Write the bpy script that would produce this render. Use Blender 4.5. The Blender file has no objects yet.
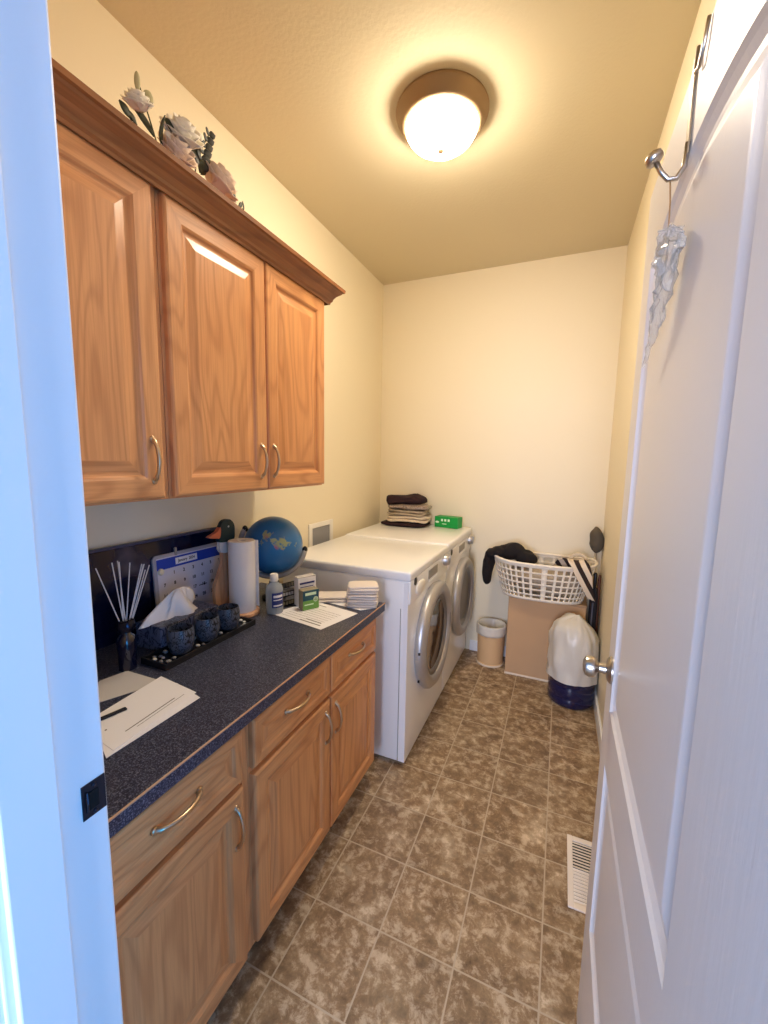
import bpy, bmesh, math, random
from mathutils import Vector, Matrix, noise
PI = math.pi
scene = bpy.context.scene
COL = scene.collection

# ------------------------------------------------------------------ camera, world, exposure
F_PX, PITCH, YAW, ROLL = 411.337, 0.12584, 0.40460, 0.01749
CAM = Vector((1.3826, 0.0, 1.4839))
def make_camera():
    cy, sy = math.cos(YAW), math.sin(YAW)
    fwd = Vector((-sy, cy, 0)); right = Vector((cy, sy, 0)); up = Vector((0, 0, 1))
    c, s = math.cos(PITCH), math.sin(PITCH)
    f = c*fwd - s*up; u = c*up + s*fwd
    c, s = math.cos(ROLL), math.sin(ROLL)
    r = c*right + s*u; u = c*u - s*right
    m = Matrix(((r.x, u.x, -f.x, CAM.x), (r.y, u.y, -f.y, CAM.y), (r.z, u.z, -f.z, CAM.z), (0, 0, 0, 1)))
    cd = bpy.data.cameras.new('camera'); cd.sensor_fit = 'HORIZONTAL'; cd.sensor_width = 36.0
    cd.lens = F_PX/768*36; cd.clip_start = 0.02
    o = bpy.data.objects.new('camera', cd); COL.objects.link(o); o.matrix_world = m
    scene.camera = o
make_camera()
W = bpy.data.worlds.new('world'); scene.world = W; W.use_nodes = True
W.node_tree.nodes['Background'].inputs[0].default_value = (0.06, 0.40, 1.0, 1)
W.node_tree.nodes['Background'].inputs[1].default_value = .75
LAMP_STRENGTH = 88.0
LAMP_COLOR = (1.0, 0.87, 0.67, 1)
def hall_window(loc, toward, w, h, energy, color):
    ld = bpy.data.lights.new('hall_window_daylight', 'AREA'); ld.shape = 'RECTANGLE'; ld.size = w; ld.size_y = h
    ld.energy = energy; ld.color = color
    o = bpy.data.objects.new('hall_window_daylight', ld); COL.objects.link(o); o.location = loc
    o.rotation_euler = (-(Vector(toward)-Vector(loc))).to_track_quat('Z', 'Y').to_euler()
hall_window((1.12, -2.4, 1.45), (.95, 1.2, .9), 1.0, 1.5, 112, (.68, .75, 1.0))      # window behind the camera
hall_window((3.1, -.75, 1.15), (.83, .27, 1.0), 1.0, 1.5, 38, (.04, .38, 1.0))      # window down the hall to the right
scene.view_settings.view_transform = 'Standard'; scene.view_settings.look = 'None'
scene.view_settings.exposure = 0.15; scene.view_settings.gamma = 1.0
scene.view_settings.use_curve_mapping = False
scene.cycles.max_bounces = 10; scene.cycles.diffuse_bounces = 6

# ------------------------------------------------------------------ materials
def lin(c):
    return tuple(((x/255)/12.92 if x/255 <= .04045 else ((x/255+.055)/1.055)**2.4) for x in c) + (1,)
class NT:
    def __init__(s, name):
        s.m = bpy.data.materials.new(name); s.m.use_nodes = True; s.t = s.m.node_tree
        s.b = s.t.nodes['Principled BSDF']
    def n(s, typ, **kw):
        x = s.t.nodes.new('ShaderNode'+typ)
        for k, v in kw.items():
            if k.startswith('i_'):
                key = k[2:]; key = int(key) if key.isdigit() else key.replace('_', ' ')
                x.inputs[key].default_value = v
            else: setattr(x, k, v)
        return x
    def l(s, a, b): s.t.links.new(a, b)
    def math(s, op, a, b=None, c=None):
        x = s.n('Math', operation=op)
        for i, v in enumerate((a, b, c)):
            if v is None: continue
            if hasattr(v, 'links'): s.l(v, x.inputs[i])
            else: x.inputs[i].default_value = v
        return x.outputs[0]
    def ramp(s, fac, stops):
        r = s.n('ValToRGB'); s.l(fac, r.inputs[0]); e = r.color_ramp.elements
        while len(e) < len(stops): e.new(.5)
        for el, (p, c) in zip(e, stops): el.position = p; el.color = c
        return r.outputs[0]
    def mix(s, fac, a, b, mode='MIX'):
        x = s.n('Mix', data_type='RGBA', blend_type=mode)
        for k, v in ((0, fac), (6, a), (7, b)):
            if hasattr(v, 'links'): s.l(v, x.inputs[k])
            else: x.inputs[k].default_value = v
        return x.outputs[2]
    def bump(s, h, strength=.2, dist=.002):
        b = s.n('Bump'); b.inputs['Strength'].default_value = strength; b.inputs['Distance'].default_value = dist
        s.l(h, b.inputs['Height']); s.l(b.outputs[0], s.b.inputs['Normal'])
    def coords(s, scale=(1, 1, 1), rand=False):
        tc = s.n('TexCoord'); mp = s.n('Mapping'); s.l(tc.outputs['Object'], mp.inputs[0])
        mp.inputs['Scale'].default_value = scale
        if rand:
            oi = s.n('ObjectInfo'); mu = s.n('VectorMath', operation='SCALE'); mu.inputs[0].default_value = (17, 31, 23)
            s.l(oi.outputs['Random'], mu.inputs['Scale']); s.l(mu.outputs[0], mp.inputs['Location'])
        return mp.outputs[0]
    def noise(s, vec, scale, detail=4, rough=.55, dist=0):
        x = s.n('TexNoise'); s.l(vec, x.inputs['Vector']); x.inputs['Scale'].default_value = scale
        x.inputs['Detail'].default_value = detail; x.inputs['Roughness'].default_value = rough
        x.inputs['Distortion'].default_value = dist
        return x.outputs['Fac']
def M(name, rgb, rough=.5, metal=0, bump=0, bscale=200, spec=.5, trans=0, alpha=1, coat=0, ior=1.45, sheen=0, vary=0):
    k = NT(name); b = k.b; c = lin(rgb); b.inputs['Base Color'].default_value = c
    b.inputs['Roughness'].default_value = rough; b.inputs['Metallic'].default_value = metal
    b.inputs['Specular IOR Level'].default_value = spec; b.inputs['Transmission Weight'].default_value = trans
    b.inputs['Alpha'].default_value = alpha; b.inputs['Coat Weight'].default_value = coat
    b.inputs['IOR'].default_value = ior; b.inputs['Sheen Weight'].default_value = sheen
    v = k.coords()
    if vary:
        k.l(k.ramp(k.noise(v, bscale*.25, 4), [(.3, tuple(x*(1-vary) for x in c[:3])+(1,)), (.7, c)]), b.inputs['Base Color'])
    if bump: k.bump(k.noise(v, bscale, 3), bump)
    return k.m
def wood(name, axis, dark, mid, light, rough=.38):
    """oak: contour lines of a stretched noise give the cathedral figure"""
    k = NT(name); st = {'z': (5.0, 5.0, .95), 'y': (5.0, .95, 5.0)}[axis]
    fine = {'z': (160, 160, 5), 'y': (160, 5, 160)}[axis]
    v = k.coords(st, True); n1 = k.noise(v, 1.0, 2, .5, .35)
    s = k.math('SINE', k.math('MULTIPLY', n1, 85.0)); s = k.math('MULTIPLY_ADD', s, .5, .5)
    s = k.math('POWER', s, 3.0)
    v2 = k.coords(fine, True); n2 = k.noise(v2, 1.0, 3, .6)
    v3 = k.coords((2.2, 2.2, 1.1), True); n3 = k.noise(v3, 1.0, 3)
    col = k.ramp(n3, [(.3, lin(mid)), (.7, lin(light))])
    col = k.mix(k.math('MULTIPLY', s, .34), col, lin(dark))
    col = k.mix(k.math('MULTIPLY', k.ramp(n2, [(.42, (1, 1, 1, 1)), (.56, (0, 0, 0, 1))]), .18), col, lin(dark))
    k.l(col, k.b.inputs['Base Color']); k.b.inputs['Roughness'].default_value = rough
    k.b.inputs['Coat Weight'].default_value = .15; k.b.inputs['Coat Roughness'].default_value = .25
    k.bump(n2, .12, .001)
    return k.m
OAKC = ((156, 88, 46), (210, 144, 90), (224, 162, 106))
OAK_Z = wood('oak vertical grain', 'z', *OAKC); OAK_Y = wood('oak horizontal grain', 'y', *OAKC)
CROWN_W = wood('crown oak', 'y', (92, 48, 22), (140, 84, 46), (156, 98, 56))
def wall_paint():
    k = NT('cream wall paint'); v = k.coords(); k.b.inputs['Base Color'].default_value = lin((234, 222, 194))
    k.b.inputs['Roughness'].default_value = .6; k.bump(k.noise(v, 55, 4), .10, .003); return k.m
def ceil_paint():
    k = NT('ceiling paint'); v = k.coords(); k.b.inputs['Base Color'].default_value = lin((214, 202, 172))
    k.b.inputs['Roughness'].default_value = .8; k.bump(k.noise(v, 70, 5), .25, .004); return k.m
TILE, TX, TY = 0.23662, 0.9476, 1.2783
def floor_mat():
    k = NT('mottled brown vinyl tile'); tc = k.n('TexCoord'); p = tc.outputs['Object']
    sx = k.n('SeparateXYZ'); k.l(p, sx.inputs[0])
    def edge(o, off):
        f = k.math('FRACT', k.math('DIVIDE', k.math('SUBTRACT', o, off-TILE*20), TILE))
        return k.math('MINIMUM', f, k.math('SUBTRACT', 1.0, f)), k.math('FLOOR', k.math('DIVIDE', k.math('SUBTRACT', o, off-TILE*20), TILE))
    ex, ix = edge(sx.outputs[0], TX); ey, iy = edge(sx.outputs[1], TY)
    g = k.math('MINIMUM', ex, ey)
    grout = k.math('LESS_THAN', g, .0105)
    cmb = k.n('CombineXYZ'); k.l(ix, cmb.inputs[0]); k.l(iy, cmb.inputs[1])
    wn = k.n('TexWhiteNoise'); k.l(cmb.outputs[0], wn.inputs['Vector'])
    sc = k.n('VectorMath', operation='SCALE'); k.l(wn.outputs['Color'], sc.inputs[0]); sc.inputs['Scale'].default_value = 9.0
    ad = k.n('VectorMath', operation='ADD'); k.l(p, ad.inputs[0]); k.l(sc.outputs[0], ad.inputs[1])
    n1 = k.noise(ad.outputs[0], 8.5, 7, .66, .22); n2 = k.noise(ad.outputs[0], 24, 8, .74, .3)
    c = k.ramp(n1, [(.33, lin((106, 80, 56))), (.48, lin((150, 122, 90))), (.57, lin((172, 145, 110))), (.66, lin((218, 197, 164)))])
    c2 = k.ramp(n2, [(.36, lin((80, 59, 40))), (.5, lin((148, 119, 86))), (.60, lin((228, 209, 178)))])
    c = k.mix(.5, c, c2)
    c = k.mix(k.math('MULTIPLY', wn.outputs['Value'], .22), c, lin((92, 76, 62)))
    c = k.mix(grout, c, lin((186, 168, 142)))
    k.l(c, k.b.inputs['Base Color']); k.b.inputs['Roughness'].default_value = .42
    k.bump(k.math('ADD', k.math('MULTIPLY', n2, .35), k.math('MULTIPLY', k.math('LESS_THAN', g, .016), -.5)), .25, .002)
    return k.m
def counter_mat():
    k = NT('dark blue speckled laminate'); v = k.coords()
    n = k.noise(v, 300, 2, .6); n2 = k.noise(v, 120, 3, .6)
    c = k.ramp(n, [(.40, lin((16, 18, 34))), (.52, lin((38, 43, 68))), (.66, lin((136, 138, 152)))])
    c2 = k.ramp(n2, [(.4, lin((16, 20, 40))), (.65, lin((74, 80, 104)))])
    k.l(k.mix(.4, c, c2), k.b.inputs['Base Color']); k.b.inputs['Roughness'].default_value = .36; return k.m
def door_paint():
    k = NT('white door paint with embossed grain'); v = k.coords((90, 90, 9)); n = k.noise(v, 1.0, 4, .6)
    k.b.inputs['Base Color'].default_value = lin((232, 230, 228)); k.b.inputs['Roughness'].default_value = .34
    k.bump(n, .26, .0016); return k.m
WALL = wall_paint(); CEIL = ceil_paint(); FLOOR = floor_mat(); COUNTER = counter_mat(); DOORP = door_paint()
TRIM = M('white trim paint', (236, 236, 236), .4); EDGE = M('tan worn seam', (196, 150, 112), .45)
TOE_BROWN = M('toe kick brown', (62, 44, 34), .7); WHITE_EN = M('white appliance enamel', (238, 238, 238), .28, coat=.3)
PLASTIC_W = M('white plastic', (236, 232, 224), .4); GREY_PL = M('grey plastic', (150, 146, 140), .4)
CHROME = M('brushed silver ring', (188, 186, 186), .38, .75); CHROME_D = M('silver inner ring', (140, 138, 138), .4, .7)
NICKEL = M('satin nickel', (190, 182, 172), .28, 1.0); BRONZE = M('champagne bronze handle', (196, 172, 146), .30, 1.0)
PAN = M('brushed bronze lamp pan', (150, 124, 94), .5, .5)
DARKGLASS = M('dark door glass', (34, 28, 26), .08, coat=.6); DRUM = M('grey drum', (128, 118, 106), .35, .6)
RUBBER = M('black rubber', (18, 18, 20), .5); BLACKPL = M('black plastic', (20, 20, 24), .35)
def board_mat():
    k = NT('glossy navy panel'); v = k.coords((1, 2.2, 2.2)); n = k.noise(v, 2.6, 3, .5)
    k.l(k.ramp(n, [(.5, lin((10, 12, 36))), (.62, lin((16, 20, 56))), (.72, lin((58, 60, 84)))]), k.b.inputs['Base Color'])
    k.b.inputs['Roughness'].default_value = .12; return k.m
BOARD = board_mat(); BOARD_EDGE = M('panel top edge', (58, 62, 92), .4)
PAPER = M('white paper', (238, 236, 238), .8); PAPER2 = M('grey paper', (198, 194, 192), .8); INK = M('black ink', (30, 28, 34), .7)
INK_G = M('grey print', (120, 114, 112), .8); REED = M('pale reed', (206, 198, 196), .7)
BLUEHEAD = M('blue calendar header', (30, 66, 176), .5); CALW = M('calendar paper', (214, 212, 224), .6); CALF = M('calendar board frame', (168, 164, 172), .4)
MAGNET = M('cream magnet', (226, 218, 190), .3)
def filigree(name, dark, light, sc):
    k = NT(name); v = k.coords()
    n = k.noise(v, sc, 3, .5, 2.5); s = k.math('ABSOLUTE', k.math('SINE', k.math('MULTIPLY', n, 22.0)))
    k.l(k.ramp(s, [(.40, lin(dark)), (.62, lin(light))]), k.b.inputs['Base Color']); k.b.inputs['Roughness'].default_value = .35; return k.m
FILI = filigree('black scroll pattern glass', (6, 6, 10), (84, 88, 102), 15)
TISSUEBOX = filigree('grey blue swirl card', (24, 28, 50), (96, 98, 118), 11)
TISSUE = M('white tissue', (240, 236, 232), .8)
PEB = [M('pale pebble', (206, 202, 196), .5), M('grey pebble', (132, 132, 136), .5)]
ROLL = M('paper towel white', (240, 236, 234), .85, bump=.15, bscale=120)
DUCKW = wood('light pine', 'z', (150, 96, 62), (206, 152, 112), (218, 168, 128)); DUCKG = M('mallard green paint', (12, 44, 48), .35); BEAK = M('orange beak paint', (206, 108, 72), .45)
DUCKWHITE = M('white neck paint', (226, 220, 214), .5)
def globe_mat():
    k = NT('globe map'); v = k.coords(); n = k.noise(v, 6.5, 6, .6)
    tc = k.n('TexCoord'); n2 = k.noise(tc.outputs['Object'], 11, 2)
    land = k.ramp(n2, [(.40, lin((196, 176, 120))), (.5, lin((170, 92, 118))), (.6, lin((150, 160, 120)))])
    c = k.mix(k.ramp(n, [(.60, (0, 0, 0, 1)), (.615, (1, 1, 1, 1))]), lin((36, 108, 168)), land)
    k.l(c, k.b.inputs['Base Color']); k.b.inputs['Roughness'].default_value = .28; return k.m
GLOBE = globe_mat()
CLEAR = M('clear plastic', (214, 222, 230), .1, trans=.6, ior=1.3); LABELBLUE = M('blue bottle label', (40, 52, 120), .5)
CARDG = M('green carton', (112, 168, 84), .5); CARDT = M('teal carton band', (32, 84, 104), .5); CARDTAN = M('carton flap', (150, 142, 122), .6)
GREENBOX = M('bright green carton', (4, 150, 62), .45); MARKW = M('white print', (214, 240, 214), .6)
CLOTH_W = M('white towel cloth', (226, 216, 208), .95, bump=.5, bscale=260, sheen=.3); CLOTH_C = M('cream knit', (206, 190, 166), .95, bump=.6, bscale=180, sheen=.3)
CLOTH_M = M('dark maroon cloth', (44, 22, 28), .95, bump=.4, bscale=150); CLOTH_B = M('black cloth', (24, 19, 21), .95, bump=.4, bscale=140)
CLOTH_P = filigree('speckled grey brown cloth', (70, 48, 46), (166, 148, 136), 26); CLOTH_G = M('oatmeal cloth', (182, 166, 144), .95, bump=.6, bscale=170, vary=.3)
def stripes():
    k = NT('striped cloth'); v = k.coords(); sx = k.n('SeparateXYZ'); k.l(v, sx.inputs[0])
    f = k.math('FRACT', k.math('MULTIPLY', k.math('ADD', sx.outputs[0], k.math('MULTIPLY', sx.outputs[2], .55)), 16.0))
    k.l(k.ramp(f, [(.50, lin((222, 206, 184))), (.54, lin((48, 34, 32)))]), k.b.inputs['Base Color']); k.b.inputs['Roughness'].default_value = .95; return k.m
STRIPE = stripes()
TAN = M('tan hamper board', (194, 156, 116), .75, vary=.06, bscale=14); TAN_L = M('pale hamper trim', (226, 208, 184), .6)
BIN = M('beige plastic bin', (214, 176, 130), .5); BAGW = M('white plastic bag film', (222, 216, 204), .32, bump=.9, bscale=24, trans=.12)
JUG = M('dark blue jug plastic', (22, 26, 74), .1, trans=.25, coat=.5)
DUSTER = M('grey duster fibre', (88, 80, 70), .95, bump=.8, bscale=120); POLE = M('pale pole', (206, 186, 152), .5)
BROWNST = M('brown wood stick', (104, 58, 34), .5); UMB = M('black umbrella cloth', (24, 24, 34), .6); UMBG = M('grey blue strip', (84, 86, 100), .5)
BASKET = M('white basket plastic', (236, 226, 208), .45)
VENTW = M('cream register enamel', (238, 228, 214), .4); VENTD = M('register dark duct', (20, 16, 14), .8)
OUTG = M('recess grey', (142, 142, 146), .6); BRASS = M('brass valve', (170, 130, 60), .3, 1)
PETAL = [M('ivory petal', (234, 226, 210), .8), M('blush petal', (228, 206, 186), .8)]
LEAFM = M('dark green leaf', (52, 54, 34), .6); LEAFG = M('muted eucalyptus leaf', (62, 62, 56), .6); STEMM = M('green stem', (86, 86, 54), .7)
BUDM = M('greenish cream bud', (186, 178, 140), .8)
STRIKE = M('aged bronze plate', (52, 54, 66), .35, .8); HOLE = M('black hole', (4, 4, 6), .9)
SHEETCLEAR = M('crumpled clear film', (250, 248, 244), .1, trans=.85, ior=1.15)
def lamp_mat():
    m = bpy.data.materials.new('lit lamp glass'); m.use_nodes = True; t = m.node_tree; t.nodes.clear()
    e = t.nodes.new('ShaderNodeEmission'); o = t.nodes.new('ShaderNodeOutputMaterial')
    e.inputs[0].default_value = LAMP_COLOR; e.inputs[1].default_value = LAMP_STRENGTH
    t.links.new(e.outputs[0], o.inputs[0]); return m
LAMPM = lamp_mat()

# ------------------------------------------------------------------ mesh helpers
class MB:
    def __init__(s): s.bm = bmesh.new(); s.mark = 0
    def _mi(s, n0, mi):
        s.bm.faces.ensure_lookup_table()
        for f in s.bm.faces[n0:]: f.material_index = mi
    def box(s, x0, x1, y0, y1, z0, z1, b=0, mi=0, seg=2, mat=None):
        t = bmesh.new(); bmesh.ops.create_cube(t, size=1)
        for v in t.verts: v.co = Vector(((x0+x1)/2+v.co.x*(x1-x0), (y0+y1)/2+v.co.y*(y1-y0), (z0+z1)/2+v.co.z*(z1-z0)))
        if b: bmesh.ops.bevel(t, geom=t.edges[:]+t.verts[:], offset=b, segments=seg, profile=.5, affect='EDGES')
        if mat: bmesh.ops.transform(t, matrix=mat, verts=t.verts)
        s.merge(t, mi); return s
    def merge(s, t, mi=None):
        n0 = len(s.bm.faces); vm = {}
        for v in t.verts: vm[v] = s.bm.verts.new(v.co)
        for f in t.faces:
            try:
                nf = s.bm.faces.new([vm[v] for v in f.verts]); nf.material_index = f.material_index if mi is None else mi
            except ValueError: pass
        t.free()
    def grid(s, fn, nu, nv, cu=False, cv=False, mi=0, skip=None):
        vs = [[s.bm.verts.new(fn(i/(nu if cu else nu-1), j/(nv if cv else nv-1))) for j in range(nv)] for i in range(nu)]
        for i in range(nu if cu else nu-1):
            for j in range(nv if cv else nv-1):
                if skip and skip(i, j): continue
                q = [vs[i][j], vs[(i+1) % nu][j], vs[(i+1) % nu][(j+1) % nv], vs[i][(j+1) % nv]]
                try: s.bm.faces.new(q).material_index = mi
                except ValueError: pass
        return vs
    def cap(s, loop, mi=0):
        try: s.bm.faces.new(loop).material_index = mi
        except ValueError: pass
    def tube(s, pts, r, seg=10, mi=0, flat=None):
        pts = [Vector(p) for p in pts]; n = len(pts); R = r if isinstance(r, (list, tuple)) else [r]*n
        rows = []; prev = None
        for i, p in enumerate(pts):
            t = (pts[min(i+1, n-1)]-pts[max(i-1, 0)]).normalized()
            if prev is None:
                a = Vector((0, 0, 1)) if abs(t.z) < .9 else Vector((1, 0, 0)); u = t.cross(a).normalized()
            else: u = (prev - t*prev.dot(t)).normalized()
            prev = u; w = t.cross(u)
            rows.append([s.bm.verts.new(p + (u*math.cos(2*PI*k/seg) + w*math.sin(2*PI*k/seg)*(flat or 1))*R[i]) for k in range(seg)])
        for i in range(n-1):
            for k in range(seg):
                s.bm.faces.new((rows[i][k], rows[i][(k+1) % seg], rows[i+1][(k+1) % seg], rows[i+1][k])).material_index = mi
        s.cap(rows[0][::-1], mi); s.cap(rows[-1], mi); return s
    def lathe(s, prof, c=(0, 0, 0), seg=32, mi=0, axis='z', wob=None, cap=True):
        c = Vector(c); rows = []
        for j, (r, h) in enumerate(prof):
            row = []
            for k in range(seg):
                a = 2*PI*k/seg; rr = r*(1+(wob(a, j) if wob else 0))
                p = {'z': Vector((rr*math.cos(a), rr*math.sin(a), h)), 'x': Vector((h, rr*math.cos(a), rr*math.sin(a))), 'y': Vector((rr*math.sin(a), h, rr*math.cos(a)))}[axis]
                row.append(s.bm.verts.new(c+p))
            rows.append(row)
        for i in range(len(rows)-1):
            for k in range(seg):
                s.bm.faces.new((rows[i][k], rows[i][(k+1) % seg], rows[i+1][(k+1) % seg], rows[i+1][k])).material_index = mi
        if cap:
            if prof[0][0] > 1e-4: s.cap(rows[0][::-1], mi)
            if prof[-1][0] > 1e-4: s.cap(rows[-1], mi)
        return s
    def superell(s, c, hx, hy, hz, e=.35, ez=.7, nu=40, nv=14, amp=0, fr=8, seed=0, mi=0, rz=0):
        c = Vector(c); sp = lambda v, p: math.copysign(abs(v)**p, v); cr, sr = math.cos(rz), math.sin(rz)
        def fn(u, v):
            a = 2*PI*u; b = -PI/2+PI*v; cb = max(math.cos(b), 0)**ez
            x, y, z = hx*cb*sp(math.cos(a), e), hy*cb*sp(math.sin(a), e), hz*sp(math.sin(b), ez)
            p = Vector((x*cr-y*sr, x*sr+y*cr, z))
            if amp: p += noise.noise_vector(p*fr+Vector((seed, seed*2, 0)))*amp
            return c+p
        s.grid(fn, nu, nv, cu=True, mi=mi); return s
    def rings(s, rect, prof, face, mi_v=0, mi_h=1, mi_p=0):
        """nested rectangles: prof=[(inset,height)], face(a,b,h)->point, rect=(a0,a1,b0,b1)"""
        a0, a1, b0, b1 = rect; rows = []
        for ins, h in prof:
            rows.append([s.bm.verts.new(face(*q, h)) for q in ((a0+ins, b0+ins), (a1-ins, b0+ins), (a1-ins, b1-ins), (a0+ins, b1-ins))])
        for i in range(len(rows)-1):
            for k in range(4):
                s.bm.faces.new((rows[i][k], rows[i][(k+1) % 4], rows[i+1][(k+1) % 4], rows[i+1][k])).material_index = (mi_h if k % 2 == 0 else mi_v)
        s.cap(rows[-1], mi_p); s.cap(rows[0][::-1], mi_v)
    def build(s, name, mats, parent=None, loc=(0, 0, 0), smooth=False, label=None, angle=None, solid=0, subd=0):
        bmesh.ops.recalc_face_normals(s.bm, faces=s.bm.faces)
        me = bpy.data.meshes.new(name); s.bm.to_mesh(me); s.bm.free()
        for m in (mats if isinstance(mats, (list, tuple)) else [mats]): me.materials.append(m)
        o = bpy.data.objects.new(name, me); COL.objects.link(o); o.location = loc
        if parent: o.parent = parent
        if label: o['label'] = label
        if smooth:
            for p in me.polygons: p.use_smooth = True
            if angle is not None: me.set_sharp_from_angle(angle=math.radians(angle))
        if solid:
            md = o.modifiers.new('thickness', 'SOLIDIFY'); md.thickness = solid; md.offset = 0
        if subd:
            md = o.modifiers.new('smooth', 'SUBSURF'); md.levels = subd; md.render_levels = subd
        return o
def tag(o, label, cat, group=None, kind=None):
    o['label'] = label; o['category'] = cat
    if group: o['group'] = group
    if kind: o['kind'] = kind
    return o
def thing(name, label, cat, loc=(0, 0, 0), rz=0, group=None):
    o = bpy.data.objects.new(name, None); COL.objects.link(o); o.location = loc; o.rotation_euler = (0, 0, rz); o.empty_display_size = .05
    return tag(o, label, cat, group)
def struct(name, mb, mats, label=None, cat='structure', parent=None, **kw):
    o = mb.build(name, mats, parent, **kw); o['kind'] = 'structure'
    if not parent: o['label'] = label or name.replace('_', ' '); o['category'] = cat
    return o
def text_mesh(mb, txt, size, place, mi=0, fat=0):
    cu = bpy.data.curves.new('t', 'FONT'); cu.body = txt; cu.size = size; cu.align_x = 'CENTER'; cu.align_y = 'CENTER'; cu.offset = fat
    o = bpy.data.objects.new('t', cu); COL.objects.link(o); dg = bpy.context.evaluated_depsgraph_get(); dg.update()
    me = o.evaluated_get(dg).to_mesh(); vs = [mb.bm.verts.new(place(v.co.x, v.co.y)) for v in me.vertices]
    for p in me.polygons:
        try: mb.bm.faces.new([vs[i] for i in p.vertices]).material_index = mi
        except ValueError: pass
    o.evaluated_get(dg).to_mesh_clear(); bpy.data.objects.remove(o); bpy.data.curves.remove(cu)

# ------------------------------------------------------------------ the room
XW, YB, H = 1.670, 3.139, 2.846
YI, YO = 0.325, 0.205            # inner and hall faces of the door wall
JL, JR, HEAD = 0.826, 1.566, 2.06
struct('floor', MB().box(-.15, 2.6, -1.6, YB+.1, -.08, 0), FLOOR, 'mottled brown square-tile vinyl floor', 'floor')
struct('ceiling', MB().box(-.12, XW+.12, YO, YB+.12, H, H+.1), CEIL, 'textured cream ceiling', 'ceiling')
struct('wall_left', MB().box(-.12, 0, YO, YB+.12, 0, H), WALL, 'cream wall behind the cabinets', 'wall')
struct('wall_back', MB().box(0, XW, YB, YB+.12, 0, H), WALL, 'cream wall at the end of the room', 'wall')
struct('wall_right', MB().box(XW, XW+.12, YO, YB+.12, 0, H), WALL, 'cream wall behind the open door', 'wall')
mb = MB(); mb.box(0, JL-.018, YO, YI, 0, H); mb.box(JR+.018, XW, YO, YI, 0, H); mb.box(JL-.018, JR+.018, YO, YI, HEAD+.018, H)
struct('wall_front', mb, WALL, 'wall around the doorway', 'wall')
mb = MB(); mb.box(JL-.018, JL, YO-.004, YI+.004, 0, HEAD, .002); mb.box(JR, JR+.018, YO-.004, YI+.004, 0, HEAD, .002)
mb.box(JL-.018, JR+.018, YO-.004, YI+.004, HEAD, HEAD+.018, .002)
mb.box(JL, JL+.012, YO+.004, YI-.058, 0, HEAD, .002); mb.box(JR-.012, JR, YO+.004, YI-.058, 0, HEAD, .002); mb.box(JL, JR, YO+.004, YI-.058, HEAD-.012, HEAD, .002)
for sx, e in ((-1, JL-.006), (1, JR+.006)):
    x0, x1 = sorted((e, e+sx*.065)); mb.box(x0, x1, YO-.018, YO, 0, HEAD+.07, .004)
mb.box(JL-.071, JR+.071, YO-.018, YO, HEAD+.006, HEAD+.07, .004)
mb.box(JL-.071, JL-.009, YI, YI+.011, 0, HEAD+.07, .004)
fr = struct('trim_1', mb, TRIM, 'white painted door frame on the left with a strike plate', 'door frame')
mb = MB(); mb.box(JL, JL+.0016, .297, .328, .997, 1.047, .0006); mb.box(JL+.0012, JL+.003, .305, .318, 1.008, 1.034, .0008, mi=1)
mb.tube([(JL+.003, .303, 1.036), (JL+.006, .302, 1.022), (JL+.003, .303, 1.008)], .0014, 8, 0)
mb.lathe([(.003, 0), (.003, .002), (.0001, .003)], (JL+.001, .313, 1.041), 12, 0, 'x'); mb.lathe([(.003, 0), (.003, .002), (.0001, .003)], (JL+.001, .313, 1.002), 12, 0, 'x')
struct('strike_plate', mb, [STRIKE, HOLE], parent=fr)
struct('baseboard_back', MB().box(.80, XW-.012, YB-.013, YB, 0, .085, .004), TRIM, 'white baseboard along the back wall', 'baseboard')
struct('baseboard_right', MB().box(XW-.013, XW, YI, YB, 0, .085, .004), TRIM, 'white baseboard along the right wall', 'baseboard')

# ---- the open door: a slab with an arched upper panel and a square lower panel, face towards -x
DX, DT, DY0, DY1, DH = 1.515, .035, .272, 1.070, 2.032
def arch_outline(y0, y1, z0, z1, sag, ins, n=22):
    pts = [(y0+ins, z0+ins), (y1-ins, z0+ins)]
    for i in range(n+1):
        t = i/n; y = (y1-ins)+(y0-y1+2*ins)*t; u = (y-(y0+y1)/2)/((y1-y0)/2)
        pts.append((y, z1-ins+sag*(1-u*u)))
    return pts
def panel_door():
    mb = MB(); bm = mb.bm
    def loop(pts, x):
        vs = [bm.verts.new((x, y, z)) for y, z in pts]
        return vs
    def edges(vs): return [bm.edges.new((vs[i], vs[(i+1) % len(vs)])) for i in range(len(vs))]
    panels = [(.455, .985, .936, 1.862, .048), (.455, .985, .372, .808, 0)]
    for x, sgn in ((DX, 1), (DX+DT, -1)):
        outer = loop([(DY0, .008), (DY1, .008), (DY1, DH), (DY0, DH)], x); es = edges(outer)
        inner = []
        for p in panels:
            vs = loop(arch_outline(*p, 0), x); es += edges(vs); inner.append(vs)
        bmesh.ops.triangle_fill(bm, use_beauty=True, use_dissolve=False, edges=es)
        for p, vs in zip(panels, inner):
            rows = [vs]
            for ins, d in ((.006, .005), (.016, .010), (.024, .0105), (.046, .004), (.05, .0035)):
                rows.append(loop(arch_outline(*p, ins), x+sgn*d))
            for a, b in zip(rows, rows[1:]):
                for i in range(len(a)): bm.faces.new((a[i], a[(i+1) % len(a)], b[(i+1) % len(b)], b[i]))
            bm.faces.new(rows[-1])
        if sgn == 1: first = outer
        else:
            for i in range(4): bm.faces.new((first[i], first[(i+1) % 4], outer[(i+1) % 4], outer[i]))
    return mb
door = struct('door_1', panel_door(), DOORP, 'white panelled door standing open against the right wall', 'door')
kz, ky = 1.024, 1.008
mb = MB()
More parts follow.
